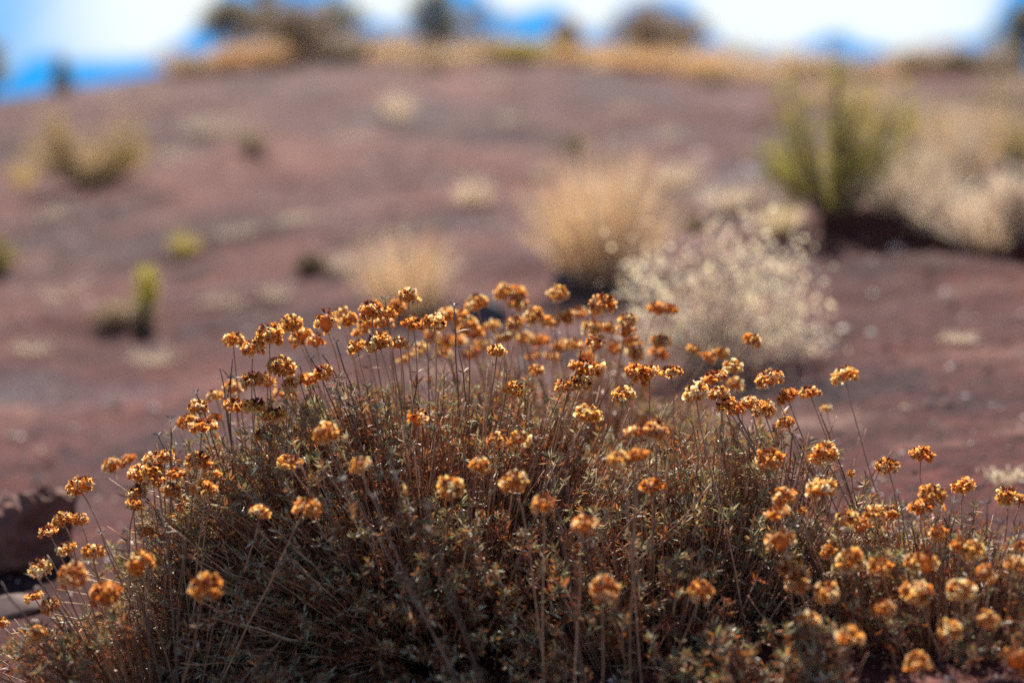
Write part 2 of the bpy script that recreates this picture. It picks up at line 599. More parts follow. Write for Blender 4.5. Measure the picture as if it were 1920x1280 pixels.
LOBES = {
    'main': [((-.05, 1.20, -.10), (.31, .185, .228), 2700), ((-.11, 1.20, -.08), (.2, .14, .218), 800), ((-.21, 1.19, -.10), (.16, .12, .205), 500), ((-.27, 1.08, -.13), (.19, .12, .11), 750), ((.12, 1.11, -.12), (.2, .13, .17), 650), ((.20, 1.20, -.11), (.18, .14, .208), 900), ((.06, 1.0, -.16), (.24, .09, .11), 500)],
    'back': [((.07, 1.43, -.07), (.25, .14, .18), 1200)],
    'right': [((.35, 1.08, -.13), (.20, .15, .165), 1300), ((.25, 1.02, -.13), (.16, .10, .125), 450), ((.32, .97, -.15), (.2, .09, .10), 450)],
}
LEAFPAL = [(.26, .255, .15), (.34, .32, .21), (.20, .21, .125), (.60, .56, .44), (.40, .25, .13), (.46, .18, .075)]
DEADPAL = [(.30, .095, .045), (.36, .135, .065), (.17, .07, .042), (.44, .15, .055), (.72, .30, .07), (.36, .23, .15)]


def lump(d, sd):
    return 1 + .06 * np.sin(d[:, 0] * 5.1 + sd) * np.cos(d[:, 1] * 4.3 + sd * 2) + .035 * np.sin(d[:, 0] * 11 + d[:, 2] * 9 + sd)


def grow(lobes, fol, tw, B, seed):
    for li, (C, r, n) in enumerate(lobes):
        C = np.array(C); r = np.array(r)
        for dead in (False, True):
            m = n if not dead else int(n * .6)
            nc = max(8, m // 15)                      # shoots stand in sprays with gaps between
            dz = rng.uniform(-.12, 1, nc); a = rng.uniform(0, 2 * math.pi, nc)
            d = np.stack([np.sqrt(1 - dz ** 2) * np.cos(a), np.sqrt(1 - dz ** 2) * np.sin(a), dz], -1)
            kc = rng.integers(0, nc, m)
            d = norm(d[kc] + rng.normal(0, .085, (m, 3)))
            cl_h = rng.uniform(.95, 1.09, nc)[kc]; cl_g = rng.uniform(-.25, .3, nc)[kc]
            sc = rng.uniform(.86, 1.02, m) * cl_h if not dead else rng.uniform(.62, .9, m)
            tip = C + d * r * (sc * lump(d, seed + li))[:, None]
            root = np.stack([C[0] + (tip[:, 0] - C[0]) * .3, C[1] + (tip[:, 1] - C[1]) * .3, np.full(m, C[2] - .01)], -1)
            ctl = root * .45 + tip * .55 + np.array([0, 0, .018]) + rng.normal(0, .008, (m, 3))
            ctl[:, :2] += (tip - C)[:, :2] * .06
            t = np.repeat(np.linspace(.35, 1, 5)[None], m, 0)
            P = bez(root, ctl, tip, t)
            P[:, 1:-1] += rng.normal(0, .0015, (m, 3, 3))
            rd = np.linspace(1.0, .5, 5)[None] * rng.uniform(.0006, .0013, (m, 1))
            tubes(tw, P - B, rd, pick([(.28, .14, .08), (.38, .22, .14), (.18, .095, .06), (.46, .31, .21)], m, jit=.3), 3)
            # leaves
            k = 24 if not dead else 16
            tl = 1 - np.abs(rng.normal(0, .17 if not dead else .25, (m, k)))
            tl[:, :6] = rng.uniform(.965, 1.0, (m, 6))
            tl = np.clip(tl, .3, 1)
            PL = bez(root, ctl, tip, tl).reshape(-1, 3)
            TL = norm(bez(root, ctl, tip, np.minimum(tl + .02, 1.02)).reshape(-1, 3) - PL)
            tt = tl.reshape(-1)
            rad = norm(rng.normal(0, 1, PL.shape))
            D = norm(TL * rng.uniform(.25, .95, (len(PL), 1)) + rad * .85 + np.array([0, 0, 1.]) * np.where(tt > .93, .15, -.25)[:, None])
            green = (tt > .94 - .08 * rng.uniform(0, 1, len(tt))) & (not dead) & (rng.uniform(0, 1, len(tt)) > .15 + np.repeat(cl_g, k))
            col = np.where(green[:, None], pick(LEAFPAL, len(tt), [.22, .2, .14, .14, .17, .13], .28), pick(DEADPAL, len(tt), [.28, .26, .2, .14, .035, .085], .3))
            ln = rng.uniform(.005, .0105, len(tt)); wd = ln * rng.uniform(.15, .24, len(tt))
            leaves(fol, PL - B, D, ln, wd, col, .3, rng.uniform(-.15, .2))


def wisps(lobes, tw, B, n):
    """long thin leafless shoots that stand clear of the leaves"""
    for C, r, k in lobes:
        m = int(n * k / 2500)
        C = np.array(C); r = np.array(r)
        dz = rng.uniform(.1, 1, m); a = rng.uniform(0, 6.28, m)
        d = np.stack([np.sqrt(1 - dz ** 2) * np.cos(a), np.sqrt(1 - dz ** 2) * np.sin(a), dz], -1)
        tip = C + d * (r * rng.uniform(.95, 1.17, (m, 1)))
        tip[:, 2] += rng.uniform(0, .015, m)
        root = np.stack([C[0] + (tip[:, 0] - C[0]) * .35, C[1] + (tip[:, 1] - C[1]) * .35, np.full(m, C[2])], -1)
        ctl = (root + tip) / 2 + np.array([0, 0, .012]) + (tip - C) * np.array([.06, .06, 0])
        t = np.repeat(np.linspace(.3, 1, 7)[None], m, 0)
        P = bez(root, ctl, tip, t); P[:, 1:-1] += np.cumsum(rng.normal(0, .0008, (m, 5, 3)), 1)
        tubes(tw, P - B, np.linspace(1, .55, 7)[None] * rng.uniform(.00045, .0009, (m, 1)), pick([(.42, .22, .12), (.50, .31, .19), (.24, .125, .075)], m, jit=.3), 4)


BR = np.array([.36, .20, .12])


def stalk(shrub, B, C, P, wid, hm, bare=False, bract=True, lean=None):
    """one flower stalk (a part) carrying its head (a sub-part)"""
    C = np.array(C)
    k = .30
    root = np.array([C[0] + (P[0] - C[0]) * k, C[1] + (P[1] - C[1]) * k, C[2]])
    root[:2] += rng.normal(0, .015, 2)
    out_ = (P - root); out_[2] = 0
    ctl = root + out_ * rng.uniform(.42, .6) + np.array([0, 0, (P[2] - root[2]) * rng.uniform(.5, .62)])
    t = np.linspace(0.1, 1, 12)[None]
    PT = bez(root[None], ctl[None], P[None], t)
    PT[:, 1:-1] += np.cumsum(rng.normal(0, .0006, (1, 10, 3)), 1)
    mb = MB()
    rr = np.linspace(.0009, .00055, 12)[None] * rng.uniform(.85, 1.15)
    base = (BR if not bare else np.array([.14, .085, .065])) * rng.uniform(.7, 1.35)
    tubes(mb, PT - root, rr, base[None], 5)
    if bract:
        j = rng.integers(7, 10) if not bare else 10
        nb = rng.integers(2, 5)
        a = rng.uniform(0, 6.28) + np.arange(nb) / nb * 6.28
        D = norm(np.stack([np.cos(a), np.sin(a), rng.uniform(.1, .9, nb)], -1))
        leaves(mb, np.repeat(PT[0, j][None] - root, nb, 0), D, rng.uniform(.006, .014, nb), np.full(nb, .0020), pick([(.30, .16, .09), (.38, .24, .15)], nb), .3, .2)
    if bare:
        # stub with a withered ruff
        nb = rng.integers(0, 8)
        if nb > 2:
            a = np.arange(nb) / nb * 6.28
            D = norm(np.stack([np.cos(a), np.sin(a), rng.uniform(.3, 1.2, nb)], -1))
            leaves(mb, np.repeat(P[None] - root, nb, 0), D, rng.uniform(.003, .007, nb), np.full(nb, .0014), pick([(.20, .17, .16), (.30, .26, .24)], nb))
    st = mb.build('bare_stalk' if bare else 'flower_stalk', M_TWIG, shrub, loc=root - B)
    if bare:
        return
    tang = norm(PT[0, -1] - PT[0, -3])
    axis = norm(tang * .75 + np.array([0, 0, .45]) + rng.normal(0, .16, 3))
    h = bpy.data.objects.new('flower_head', hm)
    COL.objects.link(h)
    h.parent = st
    h.location = P - root
    q = Vector((0, 0, 1)).rotation_difference(Vector(axis))
    h.rotation_mode = 'QUATERNION'
    h.rotation_quaternion = q @ Quaternion((0, 0, 1), rng.uniform(0, 6.28))
    h.scale = (wid * rng.uniform(.94, 1.06), wid * rng.uniform(.94, 1.06), wid * rng.uniform(.88, 1.12))


# flower heads of the photograph: place, width (photo pixels) and depth (m), judged by their sharpness
H_MAIN = [(437,636,42,1.23),(474,653,42,1.2),(506,629,50,1.2),(547,608,42,1.23),(566,632,44,1.25),(592,641,34,1.26),(612,608,50,1.2),
(527,688,52,1.18),(474,712,48,1.18),(502,716,36,1.22),(545,720,34,1.2),(603,701,50,1.19),(577,712,36,1.21),(443,760,46,1.18),(478,761,46,1.17),
(515,777,46,1.16),(404,741,34,1.27),(437,728,36,1.3),(530,738,34,1.27),(371,764,38,1.18),(354,790,38,1.25),(379,799,54,1.14),(402,783,28,1.27),
(212,872,38,1.28),(241,863,30,1.28),(288,862,40,1.26),(310,855,32,1.26),(263,890,46,1.2),(288,886,44,1.2),(330,888,38,1.25),(372,864,48,1.16),
(397,887,34,1.18),(384,917,54,1.09),(256,921,38,1.21),(252,948,34,1.23),(150,912,48,1.19),(322,920,32,1.26),(296,905,32,1.24),(277,997,26,1.3),
(489,818,28,1.3),(543,866,48,1.08),(612,812,48,1.02),(783,786,42,1.17),(118,974,40,1.13),(150,975,32,1.13),(92,995,36,1.15),(125,1027,38,1.1),
(176,1034,40,1.1),(77,1066,40,1.1),(138,1078,54,.98),(265,1056,54,1.02),(197,1113,56,.98),(385,1098,58,.93),(65,1117,36,1.12),(94,1136,36,1.1),
(72,1186,32,1.1),(4,1168,26,1.1),(487,960,36,1.05),(572,950,50,1.01),(676,871,38,.97),(640,586,32,1.28),(655,600,34,1.24),(697,584,44,1.2),
(727,588,36,1.21),(767,557,42,1.22),(775,608,44,1.2),(814,604,46,1.19),(690,607,40,1.27),(718,606,38,1.26),(670,651,36,1.2),
(712,643,52,1.18),(750,645,36,1.2),(677,622,32,1.28),(932,658,36,1.19),(963,730,38,1.17),(1100,690,64,1.19),(1057,723,36,1.18),
(1088,720,42,1.18),(1193,700,50,1.19),(1218,699,40,1.2),(1258,697,42,1.19),(1170,740,44,1.16),(1103,776,52,1.11),(1193,809,48,1.02),(1230,807,46,1.02),
(930,825,38,1.11),(973,826,46,1.08),(1163,862,44,.98),(1195,855,46,.98),(899,873,38,1.03),(963,900,52,1.0),(845,912,48,1.01),
(1225,910,46,1.04),(1019,946,46,.98),(1098,985,46,.96),(1133,1103,54,.94),(1315,1108,46,.98)]
H_BACK = [(745,575,36,1.31),(840,592,40,1.33),(866,595,36,1.32),(893,566,44,1.33),(945,549,38,1.39),(970,549,36,1.39),(971,570,36,1.38),(1045,551,40,1.35),(1001,593,38,1.33),
(966,605,32,1.31),(948,630,34,1.36),(880,612,38,1.36),(892,624,34,1.37),(835,640,40,1.41),(810,632,34,1.37),(790,655,34,1.38),(830,660,32,1.43),(885,662,32,1.43),
(1031,604,38,1.33),(1062,596,30,1.34),(1084,588,36,1.40),(1131,571,50,1.27),(1109,614,36,1.34),(1138,613,34,1.36),(1176,600,34,1.31),(1174,622,36,1.3),
(1230,579,38,1.37),(1254,579,36,1.37),(1240,638,38,1.36),(1235,662,36,1.41),(1117,645,38,1.26),(1075,645,36,1.37),(1050,648,32,1.41),(985,635,34,1.41),(1015,640,32,1.41),(1185,642,34,1.37),
(1190,662,36,1.37),(1000,668,32,1.43),(1100,668,32,1.42),(1006,695,30,1.28),(1300,655,30,1.33),(1327,670,28,1.35),(1352,660,30,1.33),(1409,638,34,1.27),(1373,687,38,1.26),(1378,722,34,1.33),
(860,640,34,1.44),(925,612,30,1.4),(1150,655,32,1.42),(905,645,32,1.44),(760,672,30,1.36),(1036,668,30,1.44)]
H_RIGHT = [(1340,708,46,1.22),(1305,737,52,1.15),(1347,737,40,1.17),(1362,758,42,1.16),(1381,768,34,1.17),(1407,757,40,1.18),(1433,769,46,1.15),(1443,711,50,1.2),(1477,742,42,1.19),
(1519,736,38,1.23),(1584,703,52,1.25),(1474,793,32,1.29),(1549,765,22,1.31),(1442,861,50,1.09),(1547,852,52,1.12),(1541,917,56,1.06),(1596,888,18,1.4),
(1472,932,44,1.04),(1457,963,48,1.01),(1464,1016,56,.98),(1483,1058,46,1.04),(1500,1090,48,.98),(1550,1110,50,.96),(1517,1160,46,.93),(1592,1195,52,.91),(1721,1240,50,.9),
(1905,1235,54,.9),(1665,874,42,1.14),(1727,852,42,1.18),(1748,925,46,1.09),(1727,950,48,1.08),(1808,912,44,1.14),(1640,962,44,1.08),(1670,963,36,1.1),(1587,977,48,1.05),
(1617,985,36,1.09),(1890,932,44,1.12),(1914,936,30,1.12),(1595,1051,54,.98),(1648,1061,46,1.0),(1714,1050,36,1.06),(1735,1060,46,1.04),(1802,1023,36,1.0),(1828,1031,40,1.09),
(1720,1110,56,.95),(1802,1105,52,.98),(1905,1060,46,.98),(1915,1023,26,1.1),(1760,1000,34,1.08),(1850,1075,40,1.03),(1780,1180,46,.98),(1655,1140,44,.99),(1850,1160,44,1.0),(1560,1030,40,1.05)]
W_SMALL = {'main': [(345,952,26,1.17)], 'back': [], 'right': [(1505,960,20,1.12)]}
BARE = {
 'main': [(368,738,1.17),(320,785,1.17),(296,816,1.19),(412,690,1.2),(436,672,1.2),(432,710,1.2),(240,985,1.05),(288,1018,1.0),(54,1055,1.08),(2,1090,1.05),
   (630,640,1.2),(604,664,1.19),(584,673,1.21),(722,562,1.23),(851,573,1.2),(860,655,1.18),(950,700,1.18),(1090,655,1.18),(1150,710,1.19),(88,1040,1.1),(620,690,1.19),(800,640,1.22),(558,700,1.2),
   (640,900,1.0),(700,930,.98),(740,890,1.02),(1035,870,1.03),(1060,880,1.0),(800,950,.97),(230,1000,1.06),(300,960,1.1),(190,1000,1.12),(1230,830,1.08),(345,1010,1.04)],
 'back': [(1042,625,1.3),(963,592,1.3),(788,575,1.31),(1205,640,1.33),(915,600,1.32),(1340,650,1.33)],
 'right': [(1537,772,1.24),(1787,942,1.09),(1850,945,1.09),(1815,975,1.08),(1683,925,1.1),(1875,975,1.05),(1860,990,1.02),(1900,985,1.05),(1915,975,1.02),(1700,990,1.1),(1390,800,1.15),(1530,880,1.12),(1560,960,1.06),(1780,965,1.1)],
}
SHRUBS = [('main', H_MAIN, 'big dome shaped shrub with sharp orange dry flower heads filling the foreground', 'shrub'),
          ('back', H_BACK, 'soft focus shrub of orange dry flower heads just behind the crest of the big dome', 'shrub'),
          ('right', H_RIGHT, 'smaller flowering shrub at the lower right whose tall separate stalks stand against bare soil', 'shrub')]


def surf(px, py):
    """how deep the sight line meets the leaves of the shrubs"""
    d = np.linspace(.8, 1.6, 400)
    Q = np.array([0, 0, CAMZ]) + ray(px, py) * d[:, None]
    ins = np.zeros(400, bool)
    for lobes in LOBES.values():
        for C, r, n in lobes:
            ins |= ((((Q - np.array(C)) / (np.array(r) * 1.0)) ** 2).sum(1) < 1) & (Q[:, 2] > C[2] - .02)
    return d[np.argmax(ins)] if ins.any() else 9.0


for key, heads, lab, cat in SHRUBS:
    lob = LOBES[key]
    C0 = np.array(lob[0][0])
    B = np.array([C0[0], C0[1], float(gz(C0[0], C0[1]))])
    sh = empty('flowering_shrub', B)
    tag(sh, lab, cat, 'flowering shrubs in the foreground')
    fol, tw = MB(), MB()
    grow(lob, fol, tw, B, len(key))
    wisps([l for l in lob if l[0][2] > -.145], tw, B, 200)
    fol.build('foliage', M_LEAF, sh)
    tw.build('twig', M_TWIG, sh)
    for i, (px, py, w, d) in enumerate(heads):
        d = d if d > 1.15 else 1.15 - (1.15 - d) * .62
        d = min(d, surf(px, py + w * .5) - .02)
        P = at(px, py + w * .1, d)
        w = w * 1.02
        cc = min(lob, key=lambda l: (l[0][0] - P[0]) ** 2 + (l[0][1] - P[1]) ** 2 - (.02 if l is lob[0] else 0))[0]
        stalk(sh, B, cc, P, w / FPX * d, HEADS[rng.integers(0, len(HEADS))] if rng.uniform() > .05 else WITHER[rng.integers(0, 3)], bract=rng.uniform() < .65)
    for (px, py, w, d) in W_SMALL[key]:
        P = at(px, py, d)
        stalk(sh, B, C0, P, w / FPX * d, WITHER[rng.integers(0, 3)])
    for (px, py, d) in BARE[key]:
        P = at(px, py, d)
        cc = min(lob, key=lambda l: (l[0][0] - P[0]) ** 2 + (l[0][1] - P[1]) ** 2 - (.02 if l is lob[0] else 0))[0]
        stalk(sh, B, cc, P, 0, None, bare=True, bract=rng.uniform() < .5)


# ------------------------------------------------------------------ plants on the slope
def grass_tuft(P, h, w, n, pal, label, wid=.002, seed=True, lean=0.0, group=None, spread=1.0):
    mb = MB()
    a = rng.uniform(0, 6.28, n)
    rr = np.sqrt(rng.uniform(0, 1, n))
    root = np.stack([np.cos(a) * rr * w * .2, np.sin(a) * rr * w * .2, np.full(n, -.005)], -1)
    hh = h * rng.uniform(.38, 1.0, n) * (1 - .3 * rr ** 2)
    tip = root + np.stack([np.cos(a) * rr * w * .38 * spread + lean * hh, np.sin(a) * rr * w * .38 * spread, hh], -1) + rng.normal(0, w * .075, (n, 3))
    ctl = root * .6 + tip * .4; ctl[:, 2] = root[:, 2] + hh * .62
    t = np.repeat(np.linspace(0, 1, 5)[None], n, 0)
    C = bez(root, ctl, tip, t)
    T = norm(np.gradient(C, axis=1)); s, b = frames(T)
    ro = rng.uniform(0, 3.14, n)[:, None, None]
    s = s * np.cos(ro) + b * np.sin(ro)
    ww = (np.array([.8, 1, .9, .6, .12])[None] * wid * rng.uniform(.6, 1.2, (n, 1)))[..., None]
    V = np.stack([C - s * ww / 2, C + s * ww / 2], 2)
    i = np.arange(n * 10).reshape(n, 5, 2)
    f = np.stack([i[:, :-1, 0], i[:, :-1, 1], i[:, 1:, 1], i[:, 1:, 0]], -1).reshape(-1, 4)
    col = pick(pal, n, jit=.25)
    mb.add(V, f, np.repeat(col[:, None], 10, 1).reshape(-1, 3))
    if seed:
        ns = n
        k = rng.integers(0, n, ns)
        tt = rng.uniform(.65, 1, ns)[:, None]
        Pl = bez(root[k], ctl[k], tip[k], tt)[:, 0]
        D = norm(rng.normal(0, .5, (ns, 3)) + np.array([0, 0, .8]))
        leaves(mb, Pl, D, np.full(ns, wid * 4.5), np.full(ns, wid * 1.1), pick(pal, ns, jit=.25) * 1.1)
    o = mb.build('grass_tuft', M_GRASS, loc=P)
    tag(o, label, 'grass', group)
    return o


def bush(P, h, w, pal, label, nst=40, nlf=60, leaf=.012, stemcol=(.16, .11, .08), depth=None, arms=None, name='desert_bush',
         cat='bush', group=None, top=.55, srad=.0025, aspect=.28, fuzz=.12, bottom=.35):
    """stems fanning out of one foot, leaf clumps along their outer part"""
    depth = depth or w
    o = empty(name, P)
    tag(o, label, cat, group)
    if arms is None:
        a = rng.uniform(0, 6.28, nst)
        rr = np.sqrt(rng.uniform(0, 1, nst))
        hh = h * (1 - top * rr ** 2) * rng.uniform(.72, 1.0, nst)
        tip = np.stack([np.cos(a) * rr * w * .5, np.sin(a) * rr * depth * .5, hh], -1)
    else:
        A = np.array(arms, float)              # (across, height, clump size) as fractions of w and h
        k = np.arange(nst) % len(A)
        tip = np.stack([A[k, 0] * w, rng.normal(0, .18, nst) * depth * .6, A[k, 1] * h], -1) + rng.normal(0, 1, (nst, 3)) * (A[k, 2] * w * .45)[:, None]
        tip[:, 2] = np.maximum(tip[:, 2], h * .08)
    root = tip * np.array([.08, .08, 0]) + np.array([0, 0, -.01])
    ctl = root * .4 + tip * .6; ctl[:, 2] = tip[:, 2] * .42
    ctl += rng.normal(0, w * .04, ctl.shape) * np.array([1, 1, .3])
    t = np.repeat(np.linspace(0, 1, 6)[None], nst, 0)
    C = bez(root, ctl, tip, t)
    st = MB()
    tubes(st, C, np.linspace(1.2, .4, 6)[None] * srad * rng.uniform(.7, 1.3, (nst, 1)), pick([stemcol], nst, jit=.3), 4)
    st.build('stem', M_BARK, o)
    fo = MB()
    tl = rng.uniform(bottom, 1.0, (nst, nlf)) ** .7
    Pl = bez(root, ctl, tip, tl).reshape(-1, 3) + rng.normal(0, 1, (nst * nlf, 3)) * w * fuzz * np.array([.5, .5, .35])
    Pl[:, 2] = np.maximum(Pl[:, 2], 0.004)
    D = norm(rng.normal(0, .6, Pl.shape) + np.array([0, 0, .6]))
    ln = leaf * rng.uniform(.6, 1.4, len(Pl))
    cs = pick(pal, nst, jit=.25)
    col = np.repeat(cs, nlf, 0) * .6 + pick(pal, len(Pl), jit=.3) * .4
    leaves(fo, Pl, D, ln, ln * aspect, col)
    fo.build('foliage', M_BUSH, o)
    return o


def tree(P, h, w, pal, label, leaf=.03, n=7000, sparse=False, cone=False, lean=0.0, group=None, bare_h=.2, name='small_tree'):
    o = empty(name, P)
    tag(o, label, 'tree', group)
    tr = MB()
    m = 9
    z = np.linspace(0, h * .8, m)
    T = np.stack([lean * z + np.cumsum(rng.normal(0, h * .008, m)), np.cumsum(rng.normal(0, h * .008, m)), z], -1); T[0, :2] = 0
    T[:, 2] -= .03
    tubes(tr, T[None], np.linspace(1, .25, m)[None] * h * .028, np.array([[.13, .095, .075]]), 7)
    nb = 34
    tb = rng.uniform(bare_h, .98, nb)
    st = np.stack([np.interp(tb * h * .8, z, T[:, k]) for k in range(3)], -1)
    a = rng.uniform(0, 6.28, nb)
    prof = (1 - tb) * .95 + .08 if cone else np.sin(np.clip(.25 + tb * .8, 0, 1) * math.pi) * .8 + .25
    ln = w * .5 * prof * rng.uniform(.6, 1.1, nb)
    e = st + np.stack([np.cos(a) * ln, np.sin(a) * ln, (ln * .55 if not cone else ln * .15) + h * .05], -1)
    B_ = bez(st, (st + e) / 2 + np.array([0, 0, -.02 * h]), e, np.repeat(np.linspace(0, 1, 5)[None], nb, 0))
    tubes(tr, B_, np.linspace(1, .3, 5)[None] * h * .009 * np.ones((nb, 1)), np.repeat([[.13, .095, .075]], nb, 0), 4)
    tr.build('trunk', M_BARK, o)
    cr = MB()
    k = rng.integers(0, nb, n)
    tt = rng.uniform(.3, 1.05, n)[:, None]
    Pl = bez(st[k], ((st + e) / 2)[k], e[k], tt)[:, 0] + rng.normal(0, 1, (n, 3)) * w * (.05 if not sparse else .04)
    D = norm(rng.normal(0, .7, Pl.shape) + np.array([0, 0, .3]))
    l = leaf * rng.uniform(.6, 1.4, n)
    cb = pick(pal, nb, jit=.25)[k]
    leaves(cr, Pl, D, l, l * .4, cb * .7 + pick(pal, n, jit=.3) * .3)
    cr.build('crown', M_BUSH, o)
    return o


STRAW = [(.70, .47, .27), (.62, .41, .23), (.78, .56, .35), (.54, .36, .21)]
CREAM = [(.74, .61, .49), (.62, .50, .40), (.84, .73, .60), (.48, .38, .30)]
PALE = [(.50, .42, .36), (.42, .35, .30), (.58, .50, .42)]
YELG = [(.52, .45, .11), (.46, .38, .14), (.62, .53, .18), (.40, .30, .15)]
GREEN = [(.36, .36, .055), (.46, .44, .09), (.24, .26, .05), (.52, .42, .14)]
BROWN = [(.32, .24, .165), (.40, .30, .21), (.24, .175, .125), (.46, .35, .25)]
OLIVE = [(.19, .17, .085), (.14, .13, .07), (.25, .22, .11)]
GREYG = [(.34, .33, .28), (.42, .40, .34), (.26, .25, .21)]


def px2m(p, P):
    return p / FPX * P[1]


def T_(px, py, wpx, hpx, n, pal, label, **k):
    P = gp(px, py); return grass_tuft(P, px2m(hpx, P), px2m(wpx, P), n, pal, label, **k)


def B_(px, py, wpx, hpx, pal, label, **k):
    P = gp(px, py); return bush(P, px2m(hpx, P), px2m(wpx, P), pal, label, **k)


# the two straw tufts and the cream bush behind the flowers
T_(1125, 528, 290, 295, 900, STRAW + PALE[2:] + CREAM[:1], 'tallest straw coloured grass tuft standing in the middle of the slope', wid=.0022, lean=.05)
T_(762, 590, 215, 205, 520, STRAW + PALE[2:] + CREAM[:1], 'shorter straw grass tuft left of the tall one, behind the flower crest', wid=.002, lean=-.05)
P = gp(1338, 690)
bush(P, px2m(265, P), px2m(375, P), [(.72, .62, .53), (.60, .50, .42), (.82, .74, .65), (.9, .84, .76)], 'pale cream twiggy bush with bright seed fluff right behind the flowers', nst=105, nlf=20, leaf=.008, arms=[(-.42, .62, .16), (-.3, .85, .16), (-.1, .8, .18), (.05, .98, .14), (.2, .75, .18), (.36, .8, .13), (.48, .5, .13), (.3, .4, .18), (.45, .22, .12), (-.2, .45, .2), (0, .4, .2), (-.42, .3, .12)],
     stemcol=(.34, .27, .20), top=.6, srad=.0009, aspect=.7, fuzz=.13, bottom=.5, name='dry_bush', depth=.3)
# green bush with its arms
B_(1560, 398, 330, 290, GREEN, 'green bush with upright open arms on the right of the slope', nst=96, nlf=40, leaf=.015, aspect=.22, fuzz=.08, bottom=.28,
   arms=[(-.29, .84, .12), (-.24, .6, .13), (-.42, .38, .13), (-.3, .28, .15), (.03, .98, .10), (.07, .78, .12), (.06, .52, .12), (.33, .78, .11), (.43, .6, .11), (-.1, .2, .2), (.16, .2, .2), (.22, .5, .1)], srad=.002)
# left side
B_(172, 350, 255, 155, YELG + STRAW[:2] + PALE[:1], 'wide yellow green bush with two tops on the left of the slope', nst=110, nlf=44, leaf=.014, fuzz=.08, top=.2,
   arms=[(-.3, .85, .17), (-.34, .45, .17), (-.05, .5, .18), (.3, .68, .17), (.2, .35, .15), (.36, .5, .12)])
T_(45, 350, 70, 70, 120, STRAW + YELG, 'small straw tuft just left of the wide yellow green bush', wid=.0025)
B_(-5, 525, 80, 95, OLIVE + YELG, 'brownish yellow bush cut by the left edge of the picture', nst=40, nlf=40, leaf=.01)
T_(345, 475, 75, 58, 130, YELG, 'small round yellow green tuft alone on the open slope', wid=.0025, seed=False)
B_(275, 610, 46, 122, [(.62, .58, .12), (.55, .50, .11), (.70, .63, .18)], 'tall narrow bright yellow green plant on the left of the slope', nst=16, nlf=40, leaf=.011, top=.15, name='narrow_plant', cat='plant', fuzz=.16, stemcol=(.36, .32, .10))
B_(232, 612, 130, 60, PALE + BROWN, 'low brown twiggy bush at the foot of the narrow yellow plant', nst=50, nlf=30, leaf=.008)
T_(400, 250, 130, 50, 160, PALE, 'low pale tuft up the slope above the small yellow green tuft', wid=.004, seed=False)
B_(470, 283, 90, 40, OLIVE + PALE, 'low dull bush with dark foot right of the low pale tuft', nst=30, nlf=30, leaf=.012)
T_(745, 222, 80, 62, 150, CREAM, 'pale round tuft high on the bare slope below the skyline', wid=.004)
T_(888, 385, 88, 66, 170, CREAM, 'pale grey tuft with dark foot left of the tall straw grass', wid=.003)
T_(640, 512, 70, 50, 100, PALE, 'faint pale tuft beside the added dark clump on the slope', wid=.0025)
B_(1078, 290, 55, 38, OLIVE, 'tiny olive bush just above the tall straw grass', nst=24, nlf=30, leaf=.012)
B_(588, 516, 84, 40, [(.13, .10, .075), (.18, .14, .10)], 'added dark low clump standing in for a shadow on the open slope left of the shorter straw tuft', nst=46, nlf=34, leaf=.009)  # dark blotch of leaves added where a tuft's shadow falls
# right side
T_(1270, 350, 90, 55, 160, CREAM, 'pale tuft on the slope right of the tall straw grass', wid=.003)
T_(1375, 388, 140, 55, 220, CREAM, 'wide pale tuft between the tall straw grass and the green bush', wid=.003)
T_(1462, 438, 110, 70, 200, CREAM + YELG[:1], 'cream tuft at the left foot of the green bush', wid=.003)
B_(1300, 430, 60, 26, OLIVE, 'tiny dark olive bush above the pale cream bush', nst=24, nlf=24, leaf=.008)
T_(1690, 400, 160, 90, 260, CREAM + STRAW[:1], 'straw tuft at the right foot of the green bush', wid=.003)
T_(1850, 462, 230, 130, 300, CREAM + PALE + STRAW[:1], 'broad cream grass tuft near the right edge of the slope', wid=.003, spread=1.3)
T_(1800, 350, 130, 150, 260, PALE + STRAW[:1], 'grey straw tuft behind the broad cream grass', wid=.004)
B_(1905, 330, 110, 130, YELG, 'yellowish bush at the right edge above the broad cream grass', nst=36, nlf=18, leaf=.013, stemcol=(.34, .27, .2))
B_(1740, 250, 140, 80, PALE + STRAW[:1], 'dull brown bush right of the green bush below the skyline', nst=36, nlf=14, leaf=.014, stemcol=(.34, .27, .2))
B_(1860, 215, 160, 80, PALE + YELG, 'pale olive bush below the right end of the skyline', nst=40, nlf=16, leaf=.014, stemcol=(.34, .27, .2))
T_(1640, 215, 130, 60, 200, PALE + STRAW, 'straw patch high behind the green bush', wid=.007)
T_(1890, 900, 90, 26, 120, CREAM, 'flat cream tuft on the soil at the right edge behind the right shrub', wid=.0016)


